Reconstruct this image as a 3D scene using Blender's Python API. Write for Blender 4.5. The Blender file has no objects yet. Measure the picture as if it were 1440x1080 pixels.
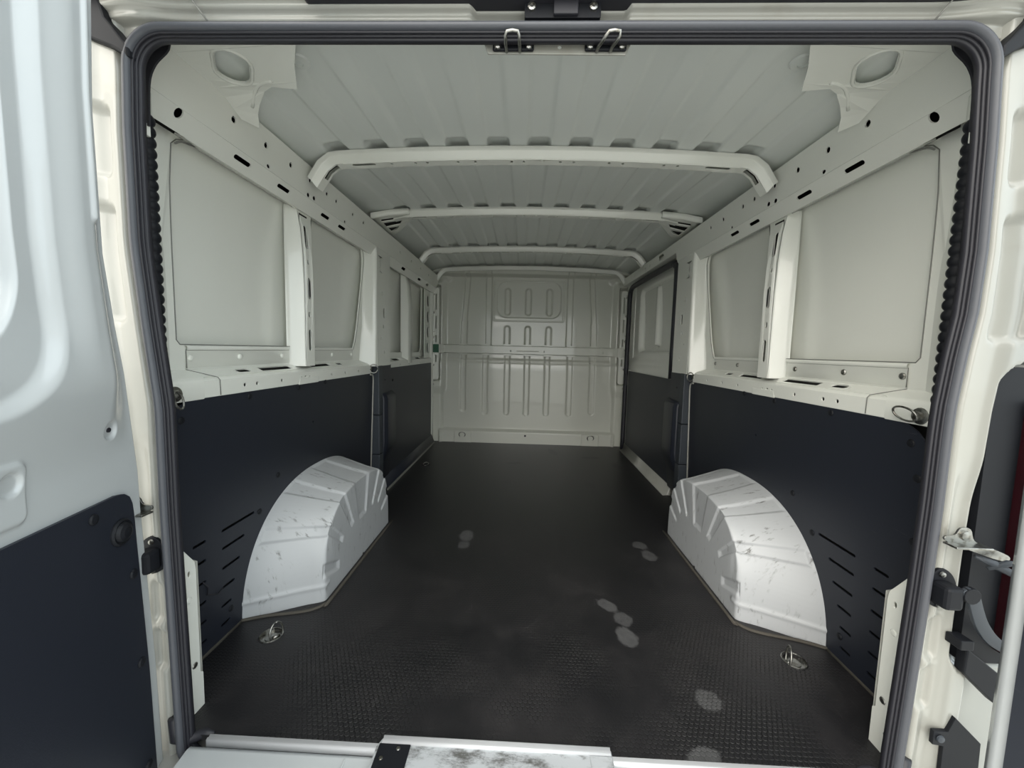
import bpy, bmesh, math, random
import numpy as np
from mathutils import Matrix, Vector
random.seed(4)
SC = bpy.context.scene
COL = SC.collection
# ---------------------------------------------------------------- camera
YAW, PITCH, ROLL = -0.0310028, 0.0866226, -0.0245363
fw = Vector((math.sin(YAW)*math.cos(PITCH), math.cos(YAW)*math.cos(PITCH), -math.sin(PITCH)))
r0 = Vector((math.cos(YAW), -math.sin(YAW), 0)); u0 = r0.cross(fw)
rt = r0*math.cos(ROLL) - u0*math.sin(ROLL); up = r0*math.sin(ROLL) + u0*math.cos(ROLL)
cd = bpy.data.cameras.new('camera'); cam = bpy.data.objects.new('camera', cd); COL.objects.link(cam)
cd.sensor_fit = 'HORIZONTAL'; cd.sensor_width = 36.0; cd.lens = 545.0/1440*36
cd.clip_start = 0.02; cd.clip_end = 200
m = Matrix((( rt.x, up.x, -fw.x, -0.03161), (rt.y, up.y, -fw.y, 0.0), (rt.z, up.z, -fw.z, 0.89393), (0, 0, 0, 1)))
cam.matrix_world = m
SC.camera = cam
# ---------------------------------------------------------------- light
SC.view_settings.view_transform = 'Standard'; SC.view_settings.look = 'None'
SC.view_settings.gamma = 1; SC.view_settings.use_curve_mapping = False
SC.view_settings.exposure = 1.05
SC.cycles.diffuse_bounces = 10; SC.cycles.max_bounces = 14; SC.cycles.glossy_bounces = 6
W = bpy.data.worlds.new('overcast_sky'); SC.world = W; W.use_nodes = True
wn = W.node_tree; wn.nodes.clear()
wo = wn.nodes.new('ShaderNodeOutputWorld'); wb = wn.nodes.new('ShaderNodeBackground')
wt = wn.nodes.new('ShaderNodeTexCoord'); ws = wn.nodes.new('ShaderNodeSeparateXYZ')
wr = wn.nodes.new('ShaderNodeMapRange'); wr.inputs[1].default_value = -1; wr.inputs[2].default_value = 1
wc = wn.nodes.new('ShaderNodeMix'); wc.data_type = 'RGBA'
wc.inputs[6].default_value = (1.0, 0.95, 0.86, 1); wc.inputs[7].default_value = (0.84, 0.95, 1.0, 1)
wn.links.new(wt.outputs['Generated'], ws.inputs[0]); wn.links.new(ws.outputs['X'], wr.inputs[0])
wn.links.new(wr.outputs[0], wc.inputs[0]); wn.links.new(wc.outputs[2], wb.inputs[0])
wn.links.new(wb.outputs[0], wo.inputs[0]); wb.inputs[1].default_value = 1.35
sl = bpy.data.lights.new('hazy_sun', 'SUN'); sl.energy = 1.25; sl.angle = math.radians(65); sl.color = (1, 0.94, 0.86)
so = bpy.data.objects.new('hazy_sun', sl); COL.objects.link(so)
so.rotation_euler = Vector((0.22, 0.85, -0.60)).to_track_quat('-Z', 'Y').to_euler()

# ---------------------------------------------------------------- materials
def mat(name, col, rough=0.5, metal=0.0, coat=0.0, spec=0.5):
    M = bpy.data.materials.new(name); M.use_nodes = True
    b = M.node_tree.nodes['Principled BSDF']
    b.inputs['Base Color'].default_value = (*col, 1); b.inputs['Roughness'].default_value = rough
    b.inputs['Metallic'].default_value = metal; b.inputs['Coat Weight'].default_value = coat
    b.inputs['Specular IOR Level'].default_value = spec
    return M
def N(M, t): return M.node_tree.nodes.new(t)
def L(M, a, b): M.node_tree.links.new(a, b)
def BS(M): return M.node_tree.nodes['Principled BSDF']
def math_n(M, op, a, b=None, c=None):
    n = N(M, 'ShaderNodeMath'); n.operation = op
    for i, v in enumerate((a, b, c)):
        if v is None: continue
        if isinstance(v, (int, float)): n.inputs[i].default_value = v
        else: L(M, v, n.inputs[i])
    return n.outputs[0]
def noise(M, scale, detail=4, vec=None, stretch=None, rough=0.55):
    tc = N(M, 'ShaderNodeTexCoord'); mp = N(M, 'ShaderNodeMapping')
    if stretch: mp.inputs['Scale'].default_value = stretch
    if vec is not None: mp.inputs['Rotation'].default_value = vec
    n = N(M, 'ShaderNodeTexNoise'); n.inputs['Scale'].default_value = scale; n.inputs['Detail'].default_value = detail
    n.inputs['Roughness'].default_value = rough
    L(M, tc.outputs['Object'], mp.inputs[0]); L(M, mp.outputs[0], n.inputs[0]); return n.outputs[0]
def ramp(M, src, a, b):
    r = N(M, 'ShaderNodeMapRange'); r.interpolation_type = 'SMOOTHSTEP'
    r.inputs[1].default_value = a; r.inputs[2].default_value = b; L(M, src, r.inputs[0]); return r.outputs[0]
def mix(M, fac, a, b):
    n = N(M, 'ShaderNodeMix'); n.data_type = 'RGBA'
    if isinstance(fac, (int, float)): n.inputs[0].default_value = fac
    else: L(M, fac, n.inputs[0])
    for i, v in ((6, a), (7, b)):
        if isinstance(v, tuple): n.inputs[i].default_value = (*v, 1)
        else: L(M, v, n.inputs[i])
    return n.outputs[2]
def bump(M, h, strength, dist=0.002):
    n = N(M, 'ShaderNodeBump'); n.inputs['Strength'].default_value = strength; n.inputs['Distance'].default_value = dist
    L(M, h, n.inputs['Height']); L(M, n.outputs[0], BS(M).inputs['Normal'])

WHITE = mat('van_white_paint', (0.78, 0.78, 0.73), 0.26, coat=0.4)
L(WHITE, mix(WHITE, ramp(WHITE, noise(WHITE, 3.0, 5), 0.35, 0.75), (0.80, 0.81, 0.755), (0.775, 0.785, 0.73)), BS(WHITE).inputs['Base Color'])
ROOF = mat('roof_grey_primer', (0.72, 0.75, 0.72), 0.34, coat=0.2)
BODY = mat('body_white_darkened', (0.78, 0.78, 0.72), 0.28, coat=0.5)
L(BODY, mix(BODY, ramp(BODY, noise(BODY, 7, 6), 0.55, 0.8), (0.335, 0.335, 0.305), (0.28, 0.27, 0.23)), BS(BODY).inputs['Base Color'])  # white darkened in colour to offset stronger light outside
DOORW = mat('door_white_darkened', (0.47, 0.495, 0.505), 0.25, coat=0.5)  # same white, colour lowered against the bright light on the open doors
ARCH = mat('scuffed_darkened_arch_paint', (0.72, 0.73, 0.72), 0.42)
_a = ramp(ARCH, noise(ARCH, 9, 8, stretch=(1, 3.0, 0.7), vec=(0.4, 0.3, 0.2), rough=0.7), 0.50, 0.66)
_b = ramp(ARCH, noise(ARCH, 60, 6, stretch=(0.6, 2.5, 0.4), vec=(0.9, 0.2, 0.5)), 0.52, 0.66)
_c = ramp(ARCH, noise(ARCH, 22, 4), 0.60, 0.72)
L(ARCH, mix(ARCH, math_n(ARCH, 'MAXIMUM', math_n(ARCH, 'MULTIPLY', _a, _b), math_n(ARCH, 'MULTIPLY', _c, math_n(ARCH, 'MULTIPLY', _b, 0.6))), (0.47, 0.485, 0.50), (0.14, 0.14, 0.135)), BS(ARCH).inputs['Base Color'])  # real scuffs; base white darkened to offset strong light on the arches
LINER = mat('black_liner_board', (0.014, 0.017, 0.026), 0.45)
_a = ramp(LINER, noise(LINER, 40, 6, stretch=(1, 0.5, 5.0), vec=(0.6, 0, 0)), 0.66, 0.76)
_b = ramp(LINER, noise(LINER, 5, 3), 0.55, 0.7)
L(LINER, mix(LINER, math_n(LINER, 'MULTIPLY', _a, _b), (0.014, 0.017, 0.026), (0.07, 0.07, 0.08)), BS(LINER).inputs['Base Color'])
bump(LINER, noise(LINER, 500, 2), 0.15, 0.001)
PLAST = mat('black_plastic', (0.010, 0.011, 0.014), 0.5, spec=0.2)
COVER = mat('grey_black_cover_plastic', (0.035, 0.042, 0.052), 0.5)
RUBBER = mat('door_rubber', (0.068, 0.072, 0.084), 0.42)
bump(RUBBER, noise(RUBBER, 90, 4), 0.15, 0.001)
DARKR = mat('dark_rubber', (0.018, 0.018, 0.024), 0.5)
STEEL = mat('zinc_steel', (0.50, 0.50, 0.47), 0.33, metal=1.0)
L(STEEL, mix(STEEL, ramp(STEEL, noise(STEEL, 90, 4), 0.45, 0.7), (0.36, 0.36, 0.34), (0.20, 0.19, 0.165)), BS(STEEL).inputs['Base Color'])
ALU = mat('aluminium_strip', (0.72, 0.73, 0.75), 0.35, metal=0.35)
WORN = mat('worn_step_paint', (0.62, 0.64, 0.66), 0.4)
_a = ramp(WORN, noise(WORN, 16, 7, stretch=(1, 2, 1), rough=0.7), 0.44, 0.66)
L(WORN, mix(WORN, _a, (0.44, 0.46, 0.48), (0.10, 0.10, 0.095)), BS(WORN).inputs['Base Color'])
RED = mat('tail_lamp_red', (0.035, 0.004, 0.007), 0.12, coat=1)
BULK = mat('bulkhead_greyed_white', (0.60, 0.61, 0.55), 0.24, coat=0.5)  # van white greyed in colour, standing in for dimmer light here
GREEN = mat('green_label', (0.02, 0.10, 0.055), 0.5)
SEAM = mat('grey_sealant', (0.20, 0.20, 0.185), 0.7)
DIRT = mat('dirty_rubber_edge', (0.07, 0.063, 0.052), 0.8)
GROUND = mat('pale_concrete', (0.22, 0.22, 0.215), 0.85)
L(GROUND, mix(GROUND, ramp(GROUND, noise(GROUND, 60, 8), 0.3, 0.7), (0.46, 0.46, 0.44), (0.58, 0.575, 0.55)), BS(GROUND).inputs['Base Color'])  # unseen ground, colour lightened to bounce light up to the roof
CAV_SHADE = mat('cavity_shade_black', (0.025, 0.025, 0.023), 0.8, spec=0.1)  # near-black, paints the shade inside hollow sections
SHELL = mat('body_cavity_paint', (0.30, 0.30, 0.28), 0.6)

# floor: phenolic board with worn hexagon grip pattern and dusty shoe prints
FLOOR = mat('black_grip_floor', (0.017, 0.016, 0.017), 0.5)
def floor_nodes(M):
    tc = N(M, 'ShaderNodeTexCoord'); sep = N(M, 'ShaderNodeSeparateXYZ'); L(M, tc.outputs['Object'], sep.inputs[0])
    s = 0.0125
    u = math_n(M, 'DIVIDE', sep.outputs[0], s); v = math_n(M, 'DIVIDE', sep.outputs[1], s*1.7320508)
    def lat(off):
        a = math_n(M, 'SUBTRACT', math_n(M, 'FRACT', math_n(M, 'ADD', u, off+100)), 0.5)
        b = math_n(M, 'MULTIPLY', math_n(M, 'SUBTRACT', math_n(M, 'FRACT', math_n(M, 'ADD', v, off+100)), 0.5), 1.7320508)
        return math_n(M, 'SQRT', math_n(M, 'ADD', math_n(M, 'MULTIPLY', a, a), math_n(M, 'MULTIPLY', b, b)))
    d = math_n(M, 'MINIMUM', lat(0.0), lat(0.5))
    cell = ramp(M, d, 0.50, 0.38)
    wear = ramp(M, noise(M, 2.6, 4), 0.40, 0.62)
    near = ramp(M, sep.outputs[1], 1.7, 0.9)
    amt = math_n(M, 'MULTIPLY', wear, near)
    sc1 = ramp(M, noise(M, 30, 6, stretch=(0.6, 5, 1), vec=(0, 0, 1.2)), 0.60, 0.75)
    sc2 = ramp(M, noise(M, 30, 6, stretch=(5, 0.6, 1), vec=(0, 0, 0.5)), 0.60, 0.75)
    scr = math_n(M, 'MULTIPLY', math_n(M, 'MAXIMUM', sc1, sc2), ramp(M, noise(M, 4, 4), 0.4, 0.65))
    dusty = ramp(M, noise(M, 2.0, 8, rough=0.7), 0.35, 0.8)
    gr = math_n(M, 'MULTIPLY', dusty, ramp(M, sep.outputs[1], 2.4, 0.8))
    c = mix(M, gr, (0.0085, 0.0085, 0.0100), (0.032, 0.029, 0.030))
    c = mix(M, math_n(M, 'MULTIPLY', math_n(M, 'SUBTRACT', 1.0, cell), math_n(M, 'MULTIPLY', amt, 0.95)), c, (0.005, 0.005, 0.005))
    c = mix(M, math_n(M, 'MULTIPLY', scr, 0.6), c, (0.065, 0.063, 0.064))
    # dusty shoe prints: (x, y, half width, half length, turn, strength)
    prints = [(-0.288, 1.79, .045, .075, 0.1, .9), (-0.288, 1.70, .036, .045, 0.0, .7), (-0.136, 2.55, .04, .10, -0.2, .65), (-.15, 2.42, .035, .05, 0, .5),
              (0.432, 2.56, .045, .08, 0.1, .7), (.44, 2.43, .03, .05, 0, .6), (0.53, 1.76, .045, .05, 0.4, .7), (0.545, 1.67, .042, .06, 0.1, .75),
              (0.285, 1.315, .036, .055, 0.75, .9), (0.325, 1.245, .04, .045, .5, .8), (0.315, 1.165, .043, .06, .25, .95),
              (0.471, 0.95, .045, .042, 0.1, .8), (0.39, 0.80, .055, .035, 0.4, .8), (0.721, 3.03, .05, .10, .2, .55), (-.09, 3.02, .09, .04, .1, .35),
              (.55, 3.25, .12, .05, .1, .4), (.24, 3.4, .05, .15, .2, .25)]
    nz = noise(M, 45, 5); tot = None
    for x, y, a, b, r, st in prints:
        mp = N(M, 'ShaderNodeMapping'); mp.vector_type = 'TEXTURE'
        mp.inputs['Location'].default_value = (x, y, 0); mp.inputs['Rotation'].default_value = (0, 0, r); mp.inputs['Scale'].default_value = (a, b, 1000)
        L(M, tc.outputs['Object'], mp.inputs[0])
        ln = N(M, 'ShaderNodeVectorMath'); ln.operation = 'LENGTH'; L(M, mp.outputs[0], ln.inputs[0])
        k = math_n(M, 'MULTIPLY', ramp(M, math_n(M, 'ADD', ln.outputs['Value'], math_n(M, 'MULTIPLY', nz, 0.75)), 1.22, 0.98), st)
        tot = k if tot is None else math_n(M, 'MAXIMUM', tot, k)
    c = mix(M, math_n(M, 'MULTIPLY', tot, math_n(M, 'ADD', 0.35, math_n(M, 'MULTIPLY', nz, 0.7))), c, (0.10, 0.10, 0.102))
    L(M, c, BS(M).inputs['Base Color'])
    rr = math_n(M, 'ADD', 0.40, math_n(M, 'MULTIPLY', math_n(M, 'MAXIMUM', gr, tot), 0.25)); L(M, rr, BS(M).inputs['Roughness'])
    bump(M, math_n(M, 'ADD', math_n(M, 'MULTIPLY', cell, amt), math_n(M, 'MULTIPLY', noise(M, 200, 3), 0.4)), 0.9, 0.0016)
floor_nodes(FLOOR)

# ---------------------------------------------------------------- helpers
def tag(o, label=None, cat=None, group=None, kind=None):
    if label: o['label'] = label
    if cat: o['category'] = cat
    if group: o['group'] = group
    if kind: o['kind'] = kind
    return o
def empty(name, loc=(0, 0, 0), **k):
    o = bpy.data.objects.new(name, None); o.location = loc; o.empty_display_size = 0.05
    COL.objects.link(o); return tag(o, **k)
def link(name, me, M, parent=None, smooth=False, bevel=0, solid=0, **k):
    if smooth:
        me.polygons.foreach_set('use_smooth', [True]*len(me.polygons))
    me.materials.append(M)
    o = bpy.data.objects.new(name, me); COL.objects.link(o)
    if parent is not None:
        o.parent = parent; p = Vector((0, 0, 0)); q = parent
        while q is not None: p += Vector(q.location); q = q.parent
        o.matrix_parent_inverse = Matrix.Translation(-p)      # meshes are written in world coordinates
    if solid:
        s = o.modifiers.new('thick', 'SOLIDIFY'); s.thickness = solid; s.offset = -1
    if bevel:
        b = o.modifiers.new('bevel', 'BEVEL'); b.width = bevel; b.segments = 2; b.limit_method = 'ANGLE'; b.angle_limit = math.radians(35)
        b.harden_normals = False
    return tag(o, **k)
class MB:
    """collects shapes into one mesh"""
    def __init__(s): s.v = []; s.f = []; s.sm = []
    def add(s, v, f, sm=False):
        n = len(s.v); s.v += [tuple(map(float, p)) for p in v]; s.f += [tuple(i+n for i in q) for q in f]; s.sm += [sm]*len(f); return s
    def box(s, a, b):
        x0, y0, z0 = [min(p, q) for p, q in zip(a, b)]; x1, y1, z1 = [max(p, q) for p, q in zip(a, b)]
        v = [(x0,y0,z0),(x1,y0,z0),(x1,y1,z0),(x0,y1,z0),(x0,y0,z1),(x1,y0,z1),(x1,y1,z1),(x0,y1,z1)]
        return s.add(v, [(0,3,2,1),(4,5,6,7),(0,1,5,4),(1,2,6,5),(2,3,7,6),(3,0,4,7)])
    def tube(s, pts, r, n=10, closed=False):
        pts = [Vector(p) for p in pts]; k = len(pts); vs = []; fs = []; pn = None
        for i, p in enumerate(pts):
            if closed: t = pts[(i+1) % k]-pts[i-1]
            else: t = pts[min(i+1, k-1)]-pts[max(i-1, 0)]
            t.normalize()
            if pn is None: pn = t.orthogonal().normalized()
            else: pn = (pn - t*pn.dot(t)).normalized()
            b = t.cross(pn); rr = r[i] if isinstance(r, (list, tuple)) else r
            for j in range(n):
                a = 2*math.pi*j/n; vs.append(p+(pn*math.cos(a)+b*math.sin(a))*rr)
        for i in range(k if closed else k-1):
            for j in range(n):
                a = i*n+j; b_ = i*n+(j+1) % n; c = ((i+1) % k)*n+(j+1) % n; d = ((i+1) % k)*n+j
                fs.append((a, b_, c, d))
        if not closed: fs += [tuple(range(n))[::-1], tuple((k-1)*n+j for j in range(n))]
        return s.add(vs, fs, True)
    def lathe(s, c, axis, prof, n=16):
        """prof: (radius, height) pairs along axis from c"""
        ax = Vector(axis).normalized(); a0 = ax.orthogonal().normalized(); b0 = ax.cross(a0); vs = []; fs = []
        for r, h in prof:
            for j in range(n):
                t = 2*math.pi*j/n; vs.append(Vector(c)+ax*h+(a0*math.cos(t)+b0*math.sin(t))*r)
        for i in range(len(prof)-1):
            for j in range(n): fs.append((i*n+j, i*n+(j+1) % n, (i+1)*n+(j+1) % n, (i+1)*n+j))
        fs += [tuple(range(n))[::-1], tuple((len(prof)-1)*n+j for j in range(n))]
        return s.add(vs, fs, False)
    def sweep(s, prof, path, closed_prof=False, caps=True):
        """prof: list of 2D points, path: list of functions (a,b)->xyz"""
        n = len(prof); vs = []; fs = []
        for f in path:
            for a, b in prof: vs.append(f(a, b))
        e = n if closed_prof else n-1
        for i in range(len(path)-1):
            for j in range(e): fs.append((i*n+j, i*n+(j+1) % n, (i+1)*n+(j+1) % n, (i+1)*n+j))
        if closed_prof and caps: fs += [tuple(range(n))[::-1], tuple((len(path)-1)*n+j for j in range(n))]
        return s.add(vs, fs, True)
    def build(s, name, M, parent=None, bevel=0, **k):
        me = bpy.data.meshes.new(name); me.from_pydata(s.v, [], s.f); me.update()
        bm = bmesh.new(); bm.from_mesh(me); bmesh.ops.recalc_face_normals(bm, faces=bm.faces)
        bm.to_mesh(me); bm.free()
        if len(me.polygons) == len(s.sm): me.polygons.foreach_set('use_smooth', s.sm)
        return link(name, me, M, parent, bevel=bevel, **k)
def edge_split_smooth(o, deg=38):
    me = o.data; bm = bmesh.new(); bm.from_mesh(me)
    for e in bm.edges:
        if len(e.link_faces) == 2 and e.calc_face_angle(0) > math.radians(deg): e.smooth = False
    for f in bm.faces: f.smooth = True
    bm.to_mesh(me); bm.free(); return o
def fill2d(outer, holes, th):
    """flat plate with real holes: triangulated 2D curve, extruded by th"""
    cu = bpy.data.curves.new('tmp', 'CURVE'); cu.dimensions = '2D'; cu.fill_mode = 'BOTH'; cu.extrude = th/2
    for loop in [outer]+list(holes):
        sp = cu.splines.new('POLY'); sp.points.add(len(loop)-1); sp.use_cyclic_u = True
        for p, q in zip(sp.points, loop): p.co = (q[0], q[1], 0, 1)
    o = bpy.data.objects.new('tmp', cu); COL.objects.link(o)
    dg = bpy.context.evaluated_depsgraph_get()
    me = bpy.data.meshes.new_from_object(o.evaluated_get(dg)); bpy.data.objects.remove(o); bpy.data.curves.remove(cu)
    v = [tuple(p.co) for p in me.vertices]; f = [tuple(p.vertices) for p in me.polygons]; bpy.data.meshes.remove(me)
    return v, f
def plate(mb, outer, holes, th, fn):
    v, f = fill2d(outer, holes, th)
    bm = bmesh.new(); bv = [bm.verts.new(fn(*p)) for p in v]
    for q in f:
        try: bm.faces.new([bv[i] for i in q])
        except ValueError: pass
    bmesh.ops.remove_doubles(bm, verts=bm.verts, dist=1e-6)
    bm.verts.index_update()
    mb.add([tuple(a.co) for a in bm.verts], [tuple(a.index for a in q.verts) for q in bm.faces]); bm.free(); return mb
def ell(cx, cy, a, b, n=14, rot=0):
    return [(cx+a*math.cos(t)*math.cos(rot)-b*math.sin(t)*math.sin(rot), cy+a*math.cos(t)*math.sin(rot)+b*math.sin(t)*math.cos(rot)) for t in [2*math.pi*i/n for i in range(n)]]
def slot(cx, cy, a, b, n=6, rot=0):
    """stadium, half length a along u, half width b"""
    pts = []
    for i in range(n+1): t = -math.pi/2+math.pi*i/n; pts.append((a-b+b*math.cos(t), b*math.sin(t)))
    for i in range(n+1): t = math.pi/2+math.pi*i/n; pts.append((-(a-b)+b*math.cos(t), b*math.sin(t)))
    c, s_ = math.cos(rot), math.sin(rot)
    return [(cx+x*c-y*s_, cy+x*s_+y*c) for x, y in pts]
def rrect(x0, y0, x1, y1, r, n=5):
    rs = r if isinstance(r, (list, tuple)) else [r]*4      # corners: (x1,y1) (x0,y1) (x0,y0) (x1,y0)
    pts = []
    for (cx, cy, sx, sy, a0), q in zip(((x1, y1, -1, -1, 0), (x0, y1, 1, -1, 90), (x0, y0, 1, 1, 180), (x1, y0, -1, 1, 270)), rs):
        q = max(q, 1e-4)
        for i in range(n+1):
            t = math.radians(a0+90*i/n); pts.append((cx+sx*q+q*math.cos(t), cy+sy*q+q*math.sin(t)))
    return pts
def dense(pts, step=0.03):
    out = []
    for a, b in zip(pts, pts[1:]+pts[:1]):
        n = max(1, int(math.dist(a, b)/step)); out += [(a[0]+(b[0]-a[0])*i/n, a[1]+(b[1]-a[1])*i/n) for i in range(n)]
    return out
def smooth_pts(pts, n=6, closed=True):
    P = [np.array(p, float) for p in pts]; k = len(P); out = []
    for i in range(k if closed else k-1):
        p0, p1, p2, p3 = (P[(i-1) % k] if closed or i > 0 else P[0]), P[i], P[(i+1) % k], (P[(i+2) % k] if closed or i+2 < k else P[-1])
        for j in range(n):
            t = j/n; out.append(tuple(0.5*((2*p1)+(-p0+p2)*t+(2*p0-5*p1+4*p2-p3)*t*t+(-p0+3*p1-3*p2+p3)*t**3)))
    if not closed: out.append(tuple(P[-1]))
    return out
def hfield(name, u, v, H, fn, M, parent=None, mask=None, solid=0, flip=False, **k):
    U, V = np.meshgrid(u, v, indexing='ij'); h = H(U, V); X, Y, Z = fn(U, V, h)
    nu, nv = len(u), len(v); vs = np.stack([X, Y, Z], -1).reshape(-1, 3)
    I = np.arange(nu*nv).reshape(nu, nv)
    q = np.stack([I[:-1, :-1], I[1:, :-1], I[1:, 1:], I[:-1, 1:]], -1).reshape(-1, 4)
    if mask is not None:
        mc = mask((U[:-1, :-1]+U[1:, 1:])/2, (V[:-1, :-1]+V[1:, 1:])/2).reshape(-1); q = q[mc]
    if flip: q = q[:, ::-1]
    me = bpy.data.meshes.new(name); me.vertices.add(len(vs)); me.vertices.foreach_set('co', vs.astype(np.float32).ravel())
    me.loops.add(q.size); me.loops.foreach_set('vertex_index', q.astype(np.int32).ravel())
    me.polygons.add(len(q)); me.polygons.foreach_set('loop_start', (np.arange(len(q))*4).astype(np.int32))
    me.update(calc_edges=True); me.validate()
    return link(name, me, M, parent, smooth=True, solid=solid, **k)
def sst(x, a, b): t = np.clip((x-a)/(b-a), 0, 1); return t*t*(3-2*t)
def sd_cap(U, V, u0, v0, u1, v1, r):
    du, dv = u1-u0, v1-v0; t = np.clip(((U-u0)*du+(V-v0)*dv)/(du*du+dv*dv+1e-12), 0, 1)
    return np.hypot(U-u0-t*du, V-v0-t*dv)-r
def sd_box(U, V, u0, v0, u1, v1, r):
    a = np.abs(U-(u0+u1)/2)-(abs(u1-u0)/2-r); b = np.abs(V-(v0+v1)/2)-(abs(v1-v0)/2-r)
    return np.hypot(np.maximum(a, 0), np.maximum(b, 0))+np.minimum(np.maximum(a, b), 0)-r
def press(sd, h, w): return h*sst(-sd, 0, w)
def rivet(name, c, n, r, M, parent=None, h=0.003, **k):
    return MB().lathe(c, n, [(r, -0.002), (r, h*0.35), (r*0.8, h*0.8), (r*0.4, h), (0.0005, h*1.05)], 12).build(name, M, parent, **k)

# ================================================================ SETTING
ground = MB().box((-30, -30, -0.62), (30, 4.5, -0.60)).build('ground', GROUND, kind='structure')
# floor
mb = MB(); plate(mb, [(-.935, .795), (-.80, .79), (.80, .79), (.935, .795), (.935, 3.73), (-.935, 3.73)],
                 [ell(-.79, 1.10, .032, .030, 20), ell(.79, 1.097, .032, .030, 20)], .012, lambda a, b, c: (a, b, c-.006))
floor = mb.build('floor', FLOOR, kind='structure')
MB().box((-1.0, .72, -.10), (1.0, 3.85, -.045)).build('floor_pan', SHELL, floor)
for s in (-1, 1):     # dirty joint between board and wall
    MB().sweep([(0, 0), (.0, .010), (.012, .004), (.016, 0)], [lambda a, b, y=y, s=s: (s*(.934-a), y, b) for y in (.80, 1.16)], True).build('edge_joint', DIRT, floor)
    pts = [(.93, 1.155), (.86, 1.185), (.80, 1.200), (.755, 1.213), (.72, 1.232), (.70, 1.262), (.694, 1.30), (.694, 1.92)]
    MB().tube([(s*x, y-.004, .001) for x, y in smooth_pts(pts, 4, False)], .006, 6).build('edge_joint', DIRT, floor)

# roof
def roof_c(y): return np.interp(y, [.80, 1.1, 1.476, 1.85, 2.2, 3.0, 3.8], [1.612, 1.618, 1.628, 1.660, 1.686, 1.684, 1.668])
def roof_drop(x, k=.5): a = np.abs(x); return .022*(a/.73)**2 + np.where(a > .70, k*(np.maximum(a-.70, 0))**1.7, 0)
def roof_H(U, V):
    k = np.round(U/.147); d = np.abs(U-k*.147); on = (np.abs(k) <= 5)
    rib = np.where(on, sst(.044-d, 0, .014), 0)
    pocket = sum(sst(V, yb-.060, yb-.030)*(1-sst(V, yb+.03, yb+.07)) for yb in (1.476, 2.24, 3.02))
    return rib*(.007+.018*pocket)*sst(V, .86, 1.15)
def roof_f(U, V, h): return U, V, roof_c(V)-roof_drop(U, .5-.12*sst(V, 1.12, 1.35))+h
ceiling = hfield('ceiling', np.linspace(-.985, .985, 380), np.linspace(.80, 3.80, 260), roof_H, roof_f, ROOF, flip=True, kind='structure')
MB().box((-1.0, .80, 1.76), (1.0, 3.85, 1.78)).build('outer_roof', BODY, ceiling)
# small pressed clips and drain lumps in first roof bay
for s in (-1, 1):
    MB().lathe((s*.62, 1.02, float(roof_c(1.02)-roof_drop(.62))+.004), (0, 0, -1), [(.03, 0), (.026, .004), (.012, .007), (.011, .004), (.001, .004)], 18).build('pressed_boss', ROOF, ceiling)

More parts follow.
